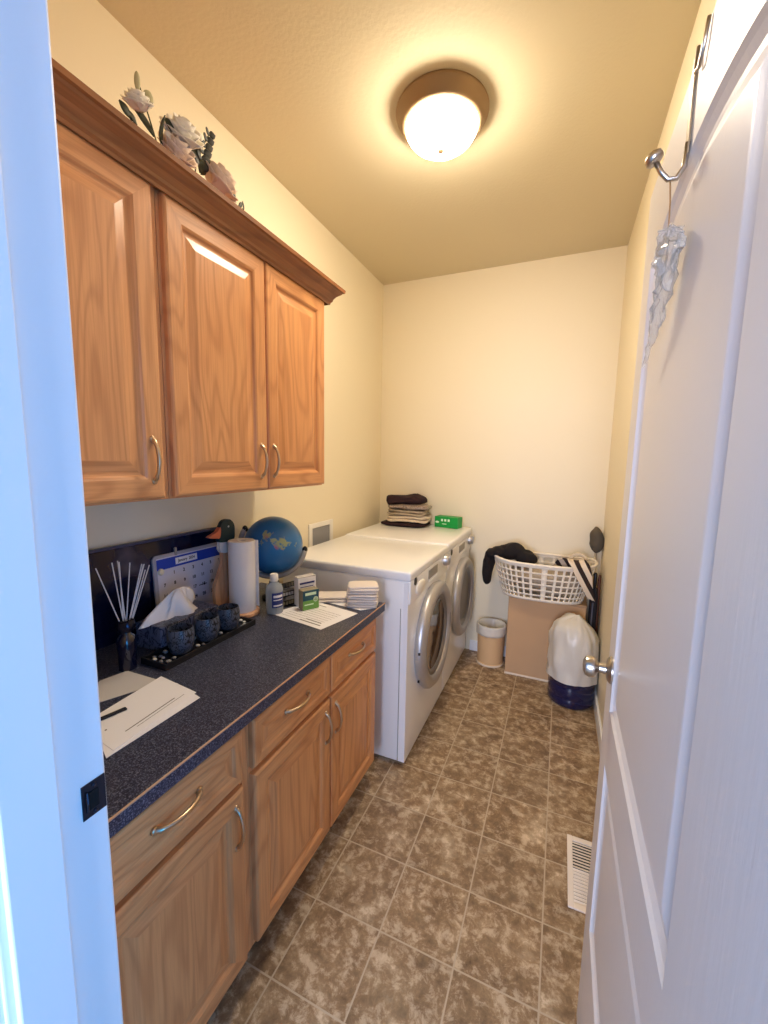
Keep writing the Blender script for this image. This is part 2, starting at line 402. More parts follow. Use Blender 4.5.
for s_, x in ((-1, DX), (1, DX+DT)):
    mb.lathe([(r, s_*h) for r, h in ((.0001, 0), (.030, 0), (.030, .004), (.024, .009), (.012, .012), (.0105, .026), (.015, .030), (.0225, .036), (.024, .045), (.021, .054), (.012, .058), (.0001, .059))], (x, ky, kz), 36, 0, 'x')
struct('door_knob', mb, NICKEL, parent=door, smooth=True, angle=40)
mb = MB().box(DX+.006, DX+.029, DY1, DY1+.0015, kz-.028, kz+.028, .0005); mb.box(DX+.012, DX+.023, DY1, DY1+.009, kz-.008, kz+.008, .002)
struct('latch_plate', mb, NICKEL, parent=door)
for z in (.25, 1.03, 1.80):
    mb = MB().box(DX+.002, DX+.033, DY0-.0015, DY0, z-.045, z+.045, .0005); mb.tube([(DX+DT+.006, DY0+.002, z-.047), (DX+DT+.006, DY0+.002, z+.047)], .006, 12)
    struct('hinge', mb, NICKEL, parent=door)

# ------------------------------------------------------------------ ceiling light
LX, LY = .858, 1.735
t = thing('ceiling_light', 'round flush ceiling light, lit, with bronze pan and white glass dome', 'ceiling light', (LX, LY, H))
mb = MB().lathe([(.0001, 0), (.178, 0), (.182, -.008), (.180, -.016), (.172, -.022), (.170, -.030), (.164, -.036), (.158, -.052), (.146, -.058), (.140, -.056), (.138, -.04), (.0001, -.04)], seg=56)
mb.build('lamp_pan', PAN, t, smooth=True, angle=50)
mb = MB().lathe([(.138, -.052)]+[(.140*math.cos(a*PI/2), -.056-.078*math.sin(a*PI/2)) for a in [i/14 for i in range(14)]]+[(.004, -.1345)], seg=48, cap=True)
mb.build('glass_dome', LAMPM, t, smooth=True)
mb = MB().lathe([(.0001, -.1335), (.010, -.1335), (.013, -.139), (.010, -.145), (.006, -.149), (.0001, -.152)], seg=20)
mb.build('finial', PAN, t, smooth=True)

# ------------------------------------------------------------------ cabinets
def handle(parent, p0, p1, out, r=.0042, flat=True):
    """bow pull between two points, bulging along +x"""
    p0, p1 = Vector(p0), Vector(p1); n = 14; pts = []; rr = []
    for i in range(n+1):
        q = i/n; p = p0.lerp(p1, q); p.x += out*math.sin(PI*q)**.55 if 0 < q < 1 else 0
        pts.append(p); rr.append(r*(1.5 if i in (0, 1, n-1, n) else 1+.25*math.sin(PI*q)))
    mb = MB().tube(pts, rr, 10)
    for p in (p0, p1): mb.lathe([(.0085, 0), (.0085, .003), (.005, .006), (.0001, .006)], p, 14, 0, 'x')
    return mb.build('handle', BRONZE, parent, smooth=True, angle=50, label='curved champagne metal bow handle')
def front(y0, y1, z0, z1, x, fw, parent, name):
    mb = MB(); T = .020
    f = lambda a, b, h: Vector((x+h, a, b))
    prof = [(0, 0), (0, T-.006), (.003, T-.002), (.008, T), (fw-.010, T), (fw-.004, T-.003), (fw, T-.008), (fw+.004, T-.009), (fw+.010, T-.009), (fw+.034, T-.003), (fw+.037, T-.0025)]
    if z1-z0 < .2: prof = [(0, 0), (0, T-.006), (.003, T-.002), (.008, T), (fw-.006, T), (fw, T-.005), (fw+.012, T-.006), (fw+.024, T-.003)]
    mb.rings((y0, y1, z0, z1), prof, f, 0, 1, 0 if z1-z0 > .2 else 1)
    return mb.build(name, [OAK_Z, OAK_Y], parent)
CF = .660
def base_cab(name, label, y0, y1, fronts):
    t = thing('base_cabinet', label, 'cabinet', (0, 0, 0), group='oak base cabinets')
    mb = MB().box(.004, CF-.02, y0, y1, .10, .812, 0); 
    mb.box(CF-.02, CF, y0, y0+.022, .10, .812, .001); mb.box(CF-.02, CF, y1-.022, y1, .10, .812, .001)
    mb.box(CF-.02, CF, y0+.022, y1-.022, .10, .135, .001, mi=1); mb.box(CF-.02, CF, y0+.022, y1-.022, .786, .812, .001, mi=1); mb.box(CF-.02, CF, y0+.022, y1-.022, .632, .665, .001, mi=1)
    mb.build('body', [OAK_Z, OAK_Y], t)
    MB().box(.004, CF-.075, y0+.001, y1-.001, 0, .10).build('toe_kick', TOE_BROWN, t)  # set-back toe kick in one even dark brown
    for kind, a, b, h in fronts:
        if kind == 'drawer':
            d = front(a, b, .655, .798, CF, .034, t, 'drawer'); m_ = (a+b)/2
            handle(d, (CF+.018, m_-.056, .737), (CF+.018, m_+.056, .737), .024)
        else:
            d = front(a, b, .116, .638, CF, .058, t, 'door'); hy = b-.030 if h == 'r' else a+.030
            handle(d, (CF+.018, hy, .488), (CF+.018, hy, .600), .024)
    return t
base_cab('base_cabinet', 'pale oak base cabinet with one drawer and one door, nearest the doorway', .345, .787, [('drawer', .362, .752, 0), ('door', .362, .752, 'r')])
base_cab('base_cabinet', 'oak base cabinet with two drawers and two doors, next to the washing machine', .788, 1.604, [('drawer', .793, 1.188, 0), ('drawer', 1.197, 1.582, 0), ('door', .793, 1.188, 'r'), ('door', 1.197, 1.582, 'l')])
ct = tag(MB().box(.002, .696, .345, 1.637, .813, .851, .004).build('countertop', COUNTER), 'dark blue speckled laminate countertop over the base cabinets', 'countertop')
MB().box(.6935, .6972, .346, 1.636, .8475, .8518, .001).build('edge_strip', EDGE, ct, label='thin tan seam along the front edge')
UZ0, UZ1, UF = 1.366, 2.166, .382
def wall_cab(label, y0, y1, fronts):
    t = thing('wall_cabinet', label, 'cabinet', (0, 0, 0), group='oak wall cabinets')
    mb = MB().box(.003, UF-.018, y0, y1, UZ0+.004, UZ1, .001)
    mb.box(UF-.018, UF, y0, y0+.03, UZ0, UZ1, .001); mb.box(UF-.018, UF, y1-.03, y1, UZ0, UZ1, .001)
    mb.box(UF-.018, UF, y0+.03, y1-.03, UZ0, UZ0+.03, .001, mi=1); mb.box(UF-.018, UF, y0+.03, y1-.03, UZ1-.04, UZ1, .001, mi=1)
    mb.build('body', [OAK_Z, OAK_Y], t)
    for a, b, h in fronts:
        d = front(a, b, UZ0+.006, UZ1-.012, UF, .062, t, 'door'); hy = b-.034 if h == 'r' else a+.028
        handle(d, (UF+.018, hy, 1.418), (UF+.018, hy, 1.528), .024)
wall_cab('oak wall cabinet with a single door, nearest the doorway', .345, .812, [(.362, .790, 'r')])
wall_cab('oak wall cabinet with a pair of doors, further from the doorway', .814, 1.612, [(.822, 1.215, 'r'), (1.221, 1.606, 'l')])
# crown moulding: profile swept along the front with a mitred return at the far end
prof = [(UF+.0215, 2.150), (UF+.026, 2.150), (UF+.028, 2.158), (UF+.034, 2.164), (UF+.036, 2.172), (UF+.046, 2.186), (UF+.062, 2.198), (UF+.066, 2.204), (UF+.074, 2.206), (UF+.076, 2.218), (UF-.018, 2.218), (UF-.018, 2.1665), (UF+.0215, 2.1665)]
mb = MB(); rows = []
for k in range(3):
    row = []
    for px, pz in prof:
        off = px-UF
        if k == 0: p = (px, .345, pz)
        elif k == 1: p = (px, 1.6135+max(off, -.018), pz)
        else: p = (.003, 1.6135+max(off, -.018), pz)
        row.append(mb.bm.verts.new(p))
    rows.append(row)
for a, b in zip(rows, rows[1:]):
    for i in range(len(prof)): mb.bm.faces.new((a[i], a[(i+1) % len(prof)], b[(i+1) % len(prof)], b[i]))
mb.cap(rows[0]); mb.cap(rows[-1])
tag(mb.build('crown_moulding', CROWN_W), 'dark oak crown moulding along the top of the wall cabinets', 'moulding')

# ------------------------------------------------------------------ washer and dryer
def appliance(name, label, y0, dial_far, washer):
    YW_, ZT = .690, (.977 if washer else .984)
    t = thing(name, label, 'washing machine' if washer else 'dryer', (.067, y0, 0), group='white front loaders')
    D = .705
    mb = MB().box(0, D-.015, .003, YW_-.003, .022, .935, .012, seg=3)
    for a in (.05, D-.1):
        for b in (.06, YW_-.06): mb.lathe([(.022, 0), (.022, .024)], (a, b, 0), 16)
    mb.build('body', WHITE_EN, t, smooth=True, angle=35)
    # curved front: bulges towards the middle
    def frontp(u, v):
        y = .004+(YW_-.008)*u; z = .028+(.925-.028)*v
        bul = .010*(1-(2*u-1)**4)*math.sin(PI*min(max(v*1.0, 0), 1))**.5
        return Vector((D+bul, y, z))
    mb = MB(); vs = mb.grid(frontp, 25, 25)
    n = 25; loop = [vs[i][0] for i in range(n)]+[vs[n-1][j] for j in range(1, n)]+[vs[i][n-1] for i in range(n-2, -1, -1)]+[vs[0][j] for j in range(n-2, 0, -1)]
    bl = [mb.bm.verts.new((D-.03, v.co.y, v.co.z)) for v in loop]
    for i in range(len(loop)): mb.bm.faces.new((loop[i], loop[(i+1) % len(loop)], bl[(i+1) % len(bl)], bl[i]))
    mb.build('front_panel', WHITE_EN, t, smooth=True, angle=50)
    mb = MB().box(-.005, D+.011, 0, YW_, .930, ZT, .012, seg=4); mb.build('top', WHITE_EN, t, smooth=True, angle=40)
    # control strip slanting at the head of the front
    mb = MB(); mb.box(D-.03, D+.009, .010, YW_-.010, .82, .932, .006, seg=3); mb.build('control_panel', WHITE_EN, t, smooth=True, angle=40)
    px = D+.009
    mb = MB().lathe([(.034, 0), (.034, .008), (.029, .026), (.026, .030), (.0001, .031)], (px, YW_-.085, .905), 28, 0, 'x'); mb.box(px+.029, px+.034, YW_-.088, YW_-.082, .905, .930, .001)
    mb.build('dial', CHROME, t, smooth=True, angle=40)
    mb = MB().box(px-.002, px+.003, .285, .45, .870, .918, .002); mb.build('display', GREY_PL, t)
    for b in (.31, .35, .39, .43): MB().box(px, px+.005, b-.012, b+.012, .852, .862, .002).build('button', PLASTIC_W, t)
    mb = MB().lathe([(.019, 0), (.019, .003), (.013, .004), (.0001, .004)], (px, .075, .917), 20, 0, 'x'); mb.build('badge', BLACKPL, t, smooth=True, angle=40)
    if washer:
        mb = MB().superell((px, .155, .868), .012, .072, .036, 1, 1, 32, 12); mb.build('dispenser_drawer', PLASTIC_W, t, smooth=True)
    # round porthole door
    yc, zc, R = YW_/2+(.022 if washer else .026), .550, .287 if washer else .274
    px = D+.026
    mb = MB().lathe([(R-.012, -.02), (R, 0), (R-.004, .018), (R-.022, .033), (R-.046, .036), (R-.066, .028), (R-.072, .018), (R-.072, .004)], (px, yc, zc), 72, 0, 'x', cap=False)
    o = mb.build('door', CHROME, t, smooth=True, label='round silver porthole door')
    mb = MB().lathe([(R-.072, .016), (R-.084, .020), (R-.094, .012), (R-.102, .002)], (px, yc, zc), 72, 0, 'x', cap=False); mb.build('door_inner_ring', CHROME_D, o, smooth=True)
    mb = MB().lathe([(R-.100, .006), (R-.115, .000), (R-.150, -.005), (.06, -.008), (.0001, -.009)], (px, yc, zc), 64, 0, 'x', cap=False)
    mb.build('door_glass', DARKGLASS if washer else DRUM, o, smooth=True, label='dark porthole glass' if washer else 'grey porthole cover')
    mb = MB().box(px+.008, px+.034, yc+R-.062, yc+R-.020, zc-.05, zc+.05, .006); mb.build('door_handle', CHROME_D, o)
    if washer:
        for dz in (-.05, .09): MB().box(px+.006, px+.016, yc-R-.002, yc-R+.006, zc+dz-.09, zc+dz-.078, .001).build('hinge_screw', BLACKPL, o)
    # seam of the side panel
    MB().box(D-.036, D-.033, -.0005, .004, .03, .80, 0).build('side_seam', GREY_PL, t)
    return t
appliance('washing_machine', 'white front-loading washing machine beside the counter end', 1.722, .1, True)
appliance('clothes_dryer', 'white front-loading dryer in the far corner beyond the washing machine', 2.416, .1, False)

# ------------------------------------------------------------------ things on the counter
ZC = .8512
t = thing('picture_panel', 'long glossy navy blue panel leaning on the wall behind the counter', 'panel', (.012, .36, ZC))
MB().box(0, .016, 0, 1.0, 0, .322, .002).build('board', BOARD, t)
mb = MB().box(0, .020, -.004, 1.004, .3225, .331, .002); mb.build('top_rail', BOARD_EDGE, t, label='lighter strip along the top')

# reed diffuser
t = thing('reed_diffuser', 'dark glass reed diffuser bottle with a fan of pale sticks', 'diffuser', (.225, .772, ZC))
MB().lathe([(.0001, 0), (.024, 0), (.023, .005), (.026, .085), (.022, .100), (.013, .108), (.012, .115), (.0001, .115)], seg=28).build('bottle', M('navy glass', (10, 12, 34), .06, coat=.6), t, smooth=True, angle=50)
MB().lathe([(.014, .113), (.023, .118), (.026, .130), (.022, .148), (.016, .152), (.015, .140)], seg=20, wob=lambda a, j: .12*math.sin(5*a+j)).build('collar', M('dark jewelled collar', (30, 30, 46), .2, .7), t, smooth=True)
rng = random.Random(3)
for dy, h in ((-.066, .321), (-.024, .328), (-.010, .328), (.002, .326), (.032, .315), (.048, .311), (.058, .306), (.066, .305), (.083, .298), (.072, .285)):
    dx = rng.uniform(-.02, .02)
    MB().tube([(rng.uniform(-.006, .006), dy*.10, .118), (dx, dy, h)], .0017, 6).build('reed', REED, t)

# tissue box behind the tray
t = thing('tissue_box', 'grey-blue patterned tissue box with a white tissue pulled up', 'tissue box', (.175, 1.0, ZC))
MB().box(-.06, .06, -.122, .122, 0, .085, .004).build('carton', TISSUEBOX, t)
mb = MB()
def tis(u, v):
    a = 2*PI*u; r = (.050*(1-v)**.6+.006)*(1+.42*math.sin(3*a+3*v)+.22*math.sin(7*a+2*v))
    return Vector((r*math.cos(a)*.55, -.018+r*math.sin(a)*1.5+.022*v, .083+.092*v))
mb.grid(tis, 40, 12, cu=True); mb.build('tissue', TISSUE, t, smooth=True)

# tray of candle holders and pebbles
t = thing('tray', 'long low black tray holding patterned candle cups and pebbles', 'tray', (.290, 1.000, ZC))
mb = MB().box(-.055, .055, -.195, .195, 0, .006, .001)
for a in ((-.055, -.049, -.195, .195), (.049, .055, -.195, .195), (-.049, .049, -.195, -.189), (-.049, .049, .189, .195)): mb.box(*a, .0055, .020, .001)
mb.build('base', BLACKPL, t)
cups = ((.292, .905, 'nearest the doorway'), (.294, 1.010, 'in the middle of the tray'), (.290, 1.112, 'nearest the paper towels'))
cup_me = None
for x, y, where in cups:
    mb = MB().lathe([(.0001, 0), (.026, 0), (.032, .006), (.040, .036), (.041, .062), (.037, .083), (.0355, .083), (.039, .060), (.037, .036), (.028, .010), (.0001, .008)], seg=36)
    o = mb.build('candle_holder', FILI, None, (x, y, ZC+.0062), smooth=True, angle=60)
    tag(o, 'round black candle cup with scroll pattern, '+where, 'candle holder', 'patterned candle cups in the tray')
rng = random.Random(5); k = 0; placed = []
while k < 26:
    px, py = .290+rng.uniform(-.039, .039), 1.000+rng.uniform(-.178, .178); r = rng.uniform(.006, .0095)
    if any(math.hypot(px-x, py-y) < .036+r for x, y, _ in cups) or any(math.hypot(px-a, py-b) < r+c+.001 for a, b, c in placed): continue
    placed.append((px, py, r)); mb = MB().superell((0, 0, 0), r, r*.85, r*.6, 1, 1, 12, 8, .0015, 90, k)
    o = mb.build('pebble', PEB[k % 2], None, (px, py, ZC+.0062+r*.6), smooth=True); k += 1
    tag(o, 'small pale or grey pebble lying in the black tray', 'pebble', 'pebbles in the black tray')

# calendar board
t = thing('calendar_board', 'white monthly calendar board with a blue header, leaning on the navy panel', 'calendar', (.052, 1.012, ZC))
t.rotation_euler = (0, math.radians(-3.5), 0)
def rounded(y0, y1, z0, z1, r, n=6):
    out = []
    for cy_, cz_, a0 in ((y1-r, z1-r, 0), (y0+r, z1-r, 90), (y0+r, z0+r, 180), (y1-r, z0+r, 270)):
        out += [(cy_+r*math.cos(math.radians(a0+90*i/n)), cz_+r*math.sin(math.radians(a0+90*i/n))) for i in range(n+1)]
    return out
def flat(pts, x0, x1, mats, name, parent, label=None, b=.003):
    tb = bmesh.new(); a = [tb.verts.new((x0, y, z)) for y, z in pts]; f = tb.faces.new(a)
    ex = bmesh.ops.extrude_face_region(tb, geom=[f]); vs = [v for v in ex['geom'] if isinstance(v, bmesh.types.BMVert)]
    for v in vs: v.co.x = x1
    m_ = MB(); m_.merge(tb, 0); return m_.build(name, mats, parent, label=label)
flat(rounded(0, .345, 0, .268, .018), -.007, 0, CALF, 'frame', t)
mb = MB().box(0, .0012, .014, .331, .010, .256, 0); day = 1
for r in range(5):
    for c in range(7):
        if r == 0 and c == 0: continue
        if day > 31: break
        cy_, cz_ = .040+c*.0445, .192-r*.0405
        text_mesh(mb, str(day), .0175, lambda x, y: Vector((.0016, cy_+x, cz_+y)), 1, .0007); day += 1
mb.box(.0013, .0017, .195, .235, .108, .111, 0, mi=1)
mb.build('sheet', [CALW, INK], t)
MB().box(.001, .0018, .0135, .3315, .212, .252, 0).build('header', BLUEHEAD, t)
mb = MB().box(.0017, .0022, .094, .196, .220, .245, 0, mi=0)
text_mesh(mb, 'January  2024', .0155, lambda x, y: Vector((.0025, .145+x*.92, .2325+y)), 1, .0004)
mb.build('month_label', [PAPER, INK], t, label='white label with the month')
MB().lathe([(.0001, 0), (.0125, 0), (.0125, .004), (.009, .008), (.0001, .009)], (.0015, .027, .206), 24, 0, 'x').build('magnet', MAGNET, t, smooth=True, angle=40)
MB().box(-.004, .004, .094, .104, .255, .285, .002).build('clip', GREY_PL, t)

# paper towel holder with a flat painted duck
t = thing('paper_towel_holder', 'wooden duck paper towel holder with a round base', 'paper towel holder', (.224, 1.262, ZC))
MB().lathe([(.0001, 0), (.061, 0), (.065, .004), (.065, .014), (.061, .018), (.0001, .018)], seg=44).build('base', DUCKW, t, smooth=True, angle=40)
MB().lathe([(.009, .017), (.009, .190), (.006, .195), (.0001, .196)], seg=16).build('post', DUCKW, t, smooth=True, angle=40)
def flat(pts, x0, x1, mats, name, parent, label=None, b=.003):
    tb = bmesh.new(); a = [tb.verts.new((x0, y, z)) for y, z in pts]; f = tb.faces.new(a)
    ex = bmesh.ops.extrude_face_region(tb, geom=[f]); vs = [v for v in ex['geom'] if isinstance(v, bmesh.types.BMVert)]
    for v in vs: v.co.x = x1
    m_ = MB(); m_.merge(tb, 0); return m_.build(name, mats, parent, label=label)
def smooth_poly(pts, n=5):
    out = []; m_ = len(pts)
    for i in range(m_):
        p0, p1, p2, p3 = [Vector((*pts[(i+k-1) % m_], 0)) for k in range(4)]
        for j in range(n):
            s = j/n; q = .5*((2*p1)+(-p0+p2)*s+(2*p0-5*p1+4*p2-p3)*s*s+(-p0+3*p1-3*p2+p3)*s**3); out.append((q.x, q.y))
    return out
dxx = -.070
flat(smooth_poly([(-.062, .017), (.055, .017), (.068, .06), (.066, .12), (.050, .19), (.026, .268), (-.012, .274), (-.040, .268), (-.038, .22), (-.062, .165), (-.082, .12), (-.080, .06)]), dxx-.008, dxx+.008, DUCKW, 'duck_body', t, 'tan wooden duck body')
flat(smooth_poly([(-.044, .256), (.026, .256), (.022, .300), (-.046, .300)], 3), dxx-.0084, dxx+.0084, DUCKWHITE, 'neck_ring', t, 'white neck ring')
flat(smooth_poly([(-.048, .298), (.020, .298), (.030, .330), (.027, .362), (.004, .384), (-.028, .382), (-.046, .362), (-.054, .340), (-.054, .318)]), dxx-.009, dxx+.009, DUCKG, 'duck_head', t, 'dark green mallard head')
flat(smooth_poly([(-.046, .358), (-.066, .342), (-.100, .330), (-.104, .324), (-.074, .318), (-.050, .318)], 4), dxx-.0075, dxx+.0098, BEAK, 'beak', t, 'orange beak')
MB().lathe([(.0001, 0), (.0042, 0), (.003, .002), (.0001, .0025)], (dxx+.009, -.004, .356), 14, 0, 'x').build('eye', DUCKWHITE, t, smooth=True)
o = MB().lathe([(.016, 0), (.0505, 0), (.052, .003), (.052, .283), (.0505, .286), (.018, .286), (.016, .284), (.016, .0)], (0, 0, 0), 48, cap=False)
o.box(-.010, .040, .0495, .0525, .004, .282, .001)
tag(o.build('paper_towel_roll', ROLL, None, (.224, 1.262, ZC+.0182), smooth=True, angle=40), 'white roll of paper towels standing on the wooden duck holder', 'paper towels')

# globe
GC = Vector((.214, 1.474, 1.096)); GR = .129
t = thing('globe', 'blue desk globe in a dark cradle, tilted, beside the paper towels', 'globe', (GC.x, GC.y, ZC))
gl = GC.z-ZC
mb = MB(); mb.superell((0, 0, 0), GR, GR, GR, 1, 1, 64, 32)
o = mb.build('ball', GLOBE, t, (0, 0, gl), smooth=True)
ax = Vector((-.785*.93, -.619*.93, .37)); side = Vector((.06, -.10, -1)); side = (side-ax*side.dot(ax)).normalized()
pts = [Vector((0, 0, gl))+(ax*math.cos(a)+side*math.sin(a))*(GR+.013) for a in [PI*(-.06+1.12*i/32) for i in range(33)]]
mb = MB().tube(pts, .0115, 8); mb.build('meridian_arm', M('pale grey arm', (178, 172, 166), .4), t, smooth=True)
for e in (0, 32): mb = MB(); mb.tube([pts[e], Vector((0, 0, gl)).lerp(pts[e], .90)], .007, 8); mb.superell(pts[e], .012, .012, .016, 1, 1, 12, 8); mb.build('pivot', BLACKPL, t, smooth=True)
hp = Vector((0, 0, gl))
mb = MB().lathe([(.0001, 0), (.054, 0), (.057, .006), (.052, .016), (.030, .026), (.022, .05), (.022, .078), (.0001, .079)], (0, 0, 0), 36)
mb.tube([(0, 0, .08), (0, 0, gl-GR-.016)], .014, 12)
mb.build('stand', BLACKPL, t, smooth=True, angle=50)

# black letter rack behind the bottle
t = thing('letter_tray', 'low black tiered desk tray under the globe, behind the clear bottle', 'desk tray', (.318, 1.432, ZC), math.radians(-18))
mb = MB()
for z in (0, .040, .080):
    mb.box(-.026, .022, -.060, .060, z+.002, z+.006, .001)
    for i in range(9): mb.tube([(.027, -.056+i*.014, z+.004), (.024, -.056+i*.014, z+.024)], .0013, 6)
    mb.tube([(.022, -.060, z+.024), (.022, .060, z+.024)], .002, 6)
for y in (-.060, .060):
    mb.box(-.026, .022, y-.002, y+.002, 0, .105, .001)
mb.build('rack', BLACKPL, t)
MB().box(-.022, .018, -.054, .054, .0462, .058, .001).build('card_stack', PAPER2, t)

# clear bottle
t = thing('sanitizer_bottle', 'clear plastic bottle with a white cap and blue label', 'bottle', (.316, 1.322, ZC))
t.location = (.330, 1.328, ZC)
MB().lathe([(.0001, 0), (.030, 0), (.034, .004), (.035, .02), (.035, .100), (.030, .118), (.014, .130), (.013, .136), (.0001, .136)], seg=32).build('bottle_body', CLEAR, t, smooth=True, angle=50)
MB().lathe([(.016, .134), (.0165, .136), (.0165, .160), (.014, .164), (.0001, .164)], seg=28).build('cap', PLASTIC_W, t, smooth=True, angle=40)
def lab(u, v):
    a = math.radians(-68+86*u); return Vector((.0356*math.cos(a), .0356*math.sin(a), .030+.062*v))
mb = MB(); mb.grid(lab, 20, 2); mb.build('label_band', LABELBLUE, t, smooth=True)
mb = MB()
for z, h in ((.072, .010), (.060, .004), (.036, .006)):
    def lb(u, v): a = math.radians(-58+66*u); return Vector((.0359*math.cos(a), .0359*math.sin(a), z+h*v))
    mb.grid(lb, 14, 2)
mb.build('label_text', PAPER, t, smooth=True)

# two small cartons
t = thing('white_carton', 'tall white carton standing behind the small green box', 'carton', (.385, 1.468, ZC+.0014), math.radians(-26))
MB().box(-.018, .018, -.044, .044, 0, .122, .002).build('carton_body', PAPER, t)
mb = MB().box(.0178, .0188, -.036, .036, .094, .102, 0); mb.box(.0178, .0188, -.034, .030, .080, .083, 0); mb.build('print', LABELBLUE, t)
MB().box(-.017, .018, -.043, .043, .1222, .126, .001).build('lid', PAPER2, t)
t = thing('medicine_box', 'small green and teal box in front of the white carton, on the printed sheet', 'box', (.430, 1.428, ZC+.0020), math.radians(-30))
MB().box(-.021, .021, -.037, .037, 0, .084, .002).build('carton_body', CARDTAN, t)
mb = MB().box(.0208, .0216, -.0365, .0365, .001, .040, 0); mb.build('green_band', CARDG, t, label='green lower face')
mb = MB().box(.0208, .0216, -.0365, .0365, .0402, .083, 0); mb.build('teal_band', CARDT, t, label='teal upper face')
mb = MB().box(.0215, .0222, -.026, .024, .062, .074, 0); mb.lathe([(.0115, 0), (.0115, .0006), (.008, .0006), (.008, 0)], (.0216, .022, .042), 24, 0, 'x'); mb.box(.0215, .0222, -.03, .012, .020, .025, 0)
mb.build('print', MARKW, t)

# sheets of paper
def sheet(name, label, cat, corners, z, mat, lines=None, group=None):
    cx = sum(p[0] for p in corners)/4; cy = sum(p[1] for p in corners)/4
    c = [Vector((p[0]-cx, p[1]-cy, 0)) for p in corners]
    bil = lambda u, v: c[0].lerp(c[1], u).lerp(c[3].lerp(c[2], u), v)
    mb = MB()
    for zz in (0, .0011): mb.grid(lambda u, v: bil(u, v)+Vector((0, 0, zz)), 2, 2)
    vs = mb.bm.verts; vs.ensure_lookup_table(); a = [vs[0], vs[2], vs[3], vs[1]]; b = [vs[4], vs[6], vs[7], vs[5]]
    for i in range(4): mb.bm.faces.new((a[i], a[(i+1) % 4], b[(i+1) % 4], b[i]))
    o = mb.build(name, mat, None, (cx, cy, z)); tag(o, label, cat, group)
    if lines:
        mb = MB()
        for (u0, u1, v0, v1) in lines: mb.grid(lambda u, v: bil(u0+(u1-u0)*u, v0+(v1-v0)*v)+Vector((0, 0, .0015)), 2, 2)
        mb.build('printed_lines', INK_G, o)
    return o
sheet('paper_sheet', 'greyish paper lying under the white papers near the doorway', 'paper', ((.300, .560), (.225, .690), (.240, .758), (.392, .762)), ZC+.0002, PAPER2, group='papers near the doorway')
sheet('paper_sheet', 'white paper beneath the topmost white paper near the doorway', 'paper', ((.545, .500), (.400, .560), (.430, .770), (.545, .745)), ZC+.0016, PAPER, group='papers near the doorway')
sheet('paper_sheet', 'white paper on top near the doorway with a black bar printed on it', 'paper', ((.538, .520), (.385, .540), (.362, .775), (.518, .757)), ZC+.0030, PAPER, [(.5, .53, .1, .12), (.2, .22, .2, .8), (.14, .15, .3, .9)], 'papers near the doorway')
tag(MB().box(-.006, .006, -.030, .030, 0, .005, .002).build('black_marker', INK, None, (.416, .600, ZC+.0046)), 'short black bar lying on the white papers near the doorway', 'marker')
bpy.data.objects['black_marker'].rotation_euler = (0, 0, math.radians(-14))
L = [(.10, .42, .86, .88), (.10, .30, .80, .82)]+[(.12, .86, .70-.085*i, .708-.085*i) for i in range(8)]+[(.5, .9, .10, .13), (.55, .85, .2, .22)]
sheet('printed_sheet', 'white printed page lying at the middle of the counter by the clear bottle', 'paper', ((.327, 1.309), (.596, 1.258), (.646, 1.464), (.397, 1.516)), ZC+.0001, PAPER, L)
sheet('paper_sheet', 'blank white sheet under the folded cloths at the counter end', 'paper', ((.395, 1.530), (.640, 1.500), (.690, 1.560), (.480, 1.620)), ZC+.0003, PAPER)
def folded1(name, label, cat, c, hx, hy, hz, mat, seed, rz=0, group=None, amp=.003, e=.28, n=2):
    mb = MB(); lh = hz*2/n
    for i in range(n): mb.superell((0, (.004 if i % 2 else -.002), lh*(i+.5)), hx-.002*i, hy-.001*i, lh*.56, e, .55, 44, 10, amp, 14, seed+i*3.1)
    o = mb.build(name, mat, None, c, smooth=True); o.rotation_euler = (0, 0, rz)
    return tag(o, label, cat, group)
pos = ('lowest', 'second from the bottom', 'second from the top', 'topmost')
for i in range(4):
    folded1('folded_cloth', 'white folded washcloth at the counter end, %s of its stack' % pos[i], 'cloth', (.614+.003*(i % 2), 1.572-.003*(i % 3), ZC+.0022+.0232*i), .068, .050, .0105, CLOTH_W, i*2.3, math.radians(20+3*i), 'stack of white washcloths', .0025)
folded1('paper_napkins', 'flat pile of white napkins left of the washcloth stack', 'napkins', (.462, 1.566, ZC+.0022), .070, .048, .0115, CLOTH_W, 9.4, math.radians(28), None, .002, .2)

# ------------------------------------------------------------------ on the dryer
ZD = .9845
G = 'folded clothes on the dryer'
tops = [('dark maroon folded garment, lowest of the pile on the dryer', CLOTH_M, .180, .125, .014, -.02), ('cream knit garment, second from the bottom of the pile on the dryer', CLOTH_C, .162, .112, .024, .01),
        ('oatmeal garment, third from the bottom of the pile on the dryer', CLOTH_G, .152, .108, .022, .0), ('speckled grey garment under the topmost one on the dryer', CLOTH_P, .160, .110, .017, .01),
        ('dark maroon garment, topmost of the pile on the dryer', CLOTH_M, .146, .10, .030, -.02)]
z = ZD
for i, (lb, m_, hx, hy, hz, dx) in enumerate(tops):
    folded1('folded_garment', lb, 'garment', (.312+dx, 2.985, z+.003), hx, hy, hz, m_, i*4.7, math.radians((-2, 3, -3, 4, 6)[i]), G, (.005, .011, .012, .014, .022)[i], .4, (1, 2, 2, 1, 1)[i]); z += hz*2+.003
t = thing('green_carton', 'small bright green carton with white print on the dryer', 'carton', (.615, 3.04, ZD), math.radians(-10))
MB().box(-.094, .094, -.045, .045, 0, .082, .003).build('carton_body', GREENBOX, t)
mb = MB()
for i in range(3): mb.box(-.040+i*.027, -.024+i*.027, -.0458, -.0448, .048, .066, .0004)
mb.superell((-.072, -.0452, .040), .016, .0008, .008, 1, 1, 16, 8); mb.box(-.03, .005, -.0458, -.0448, .026, .031, .0002)
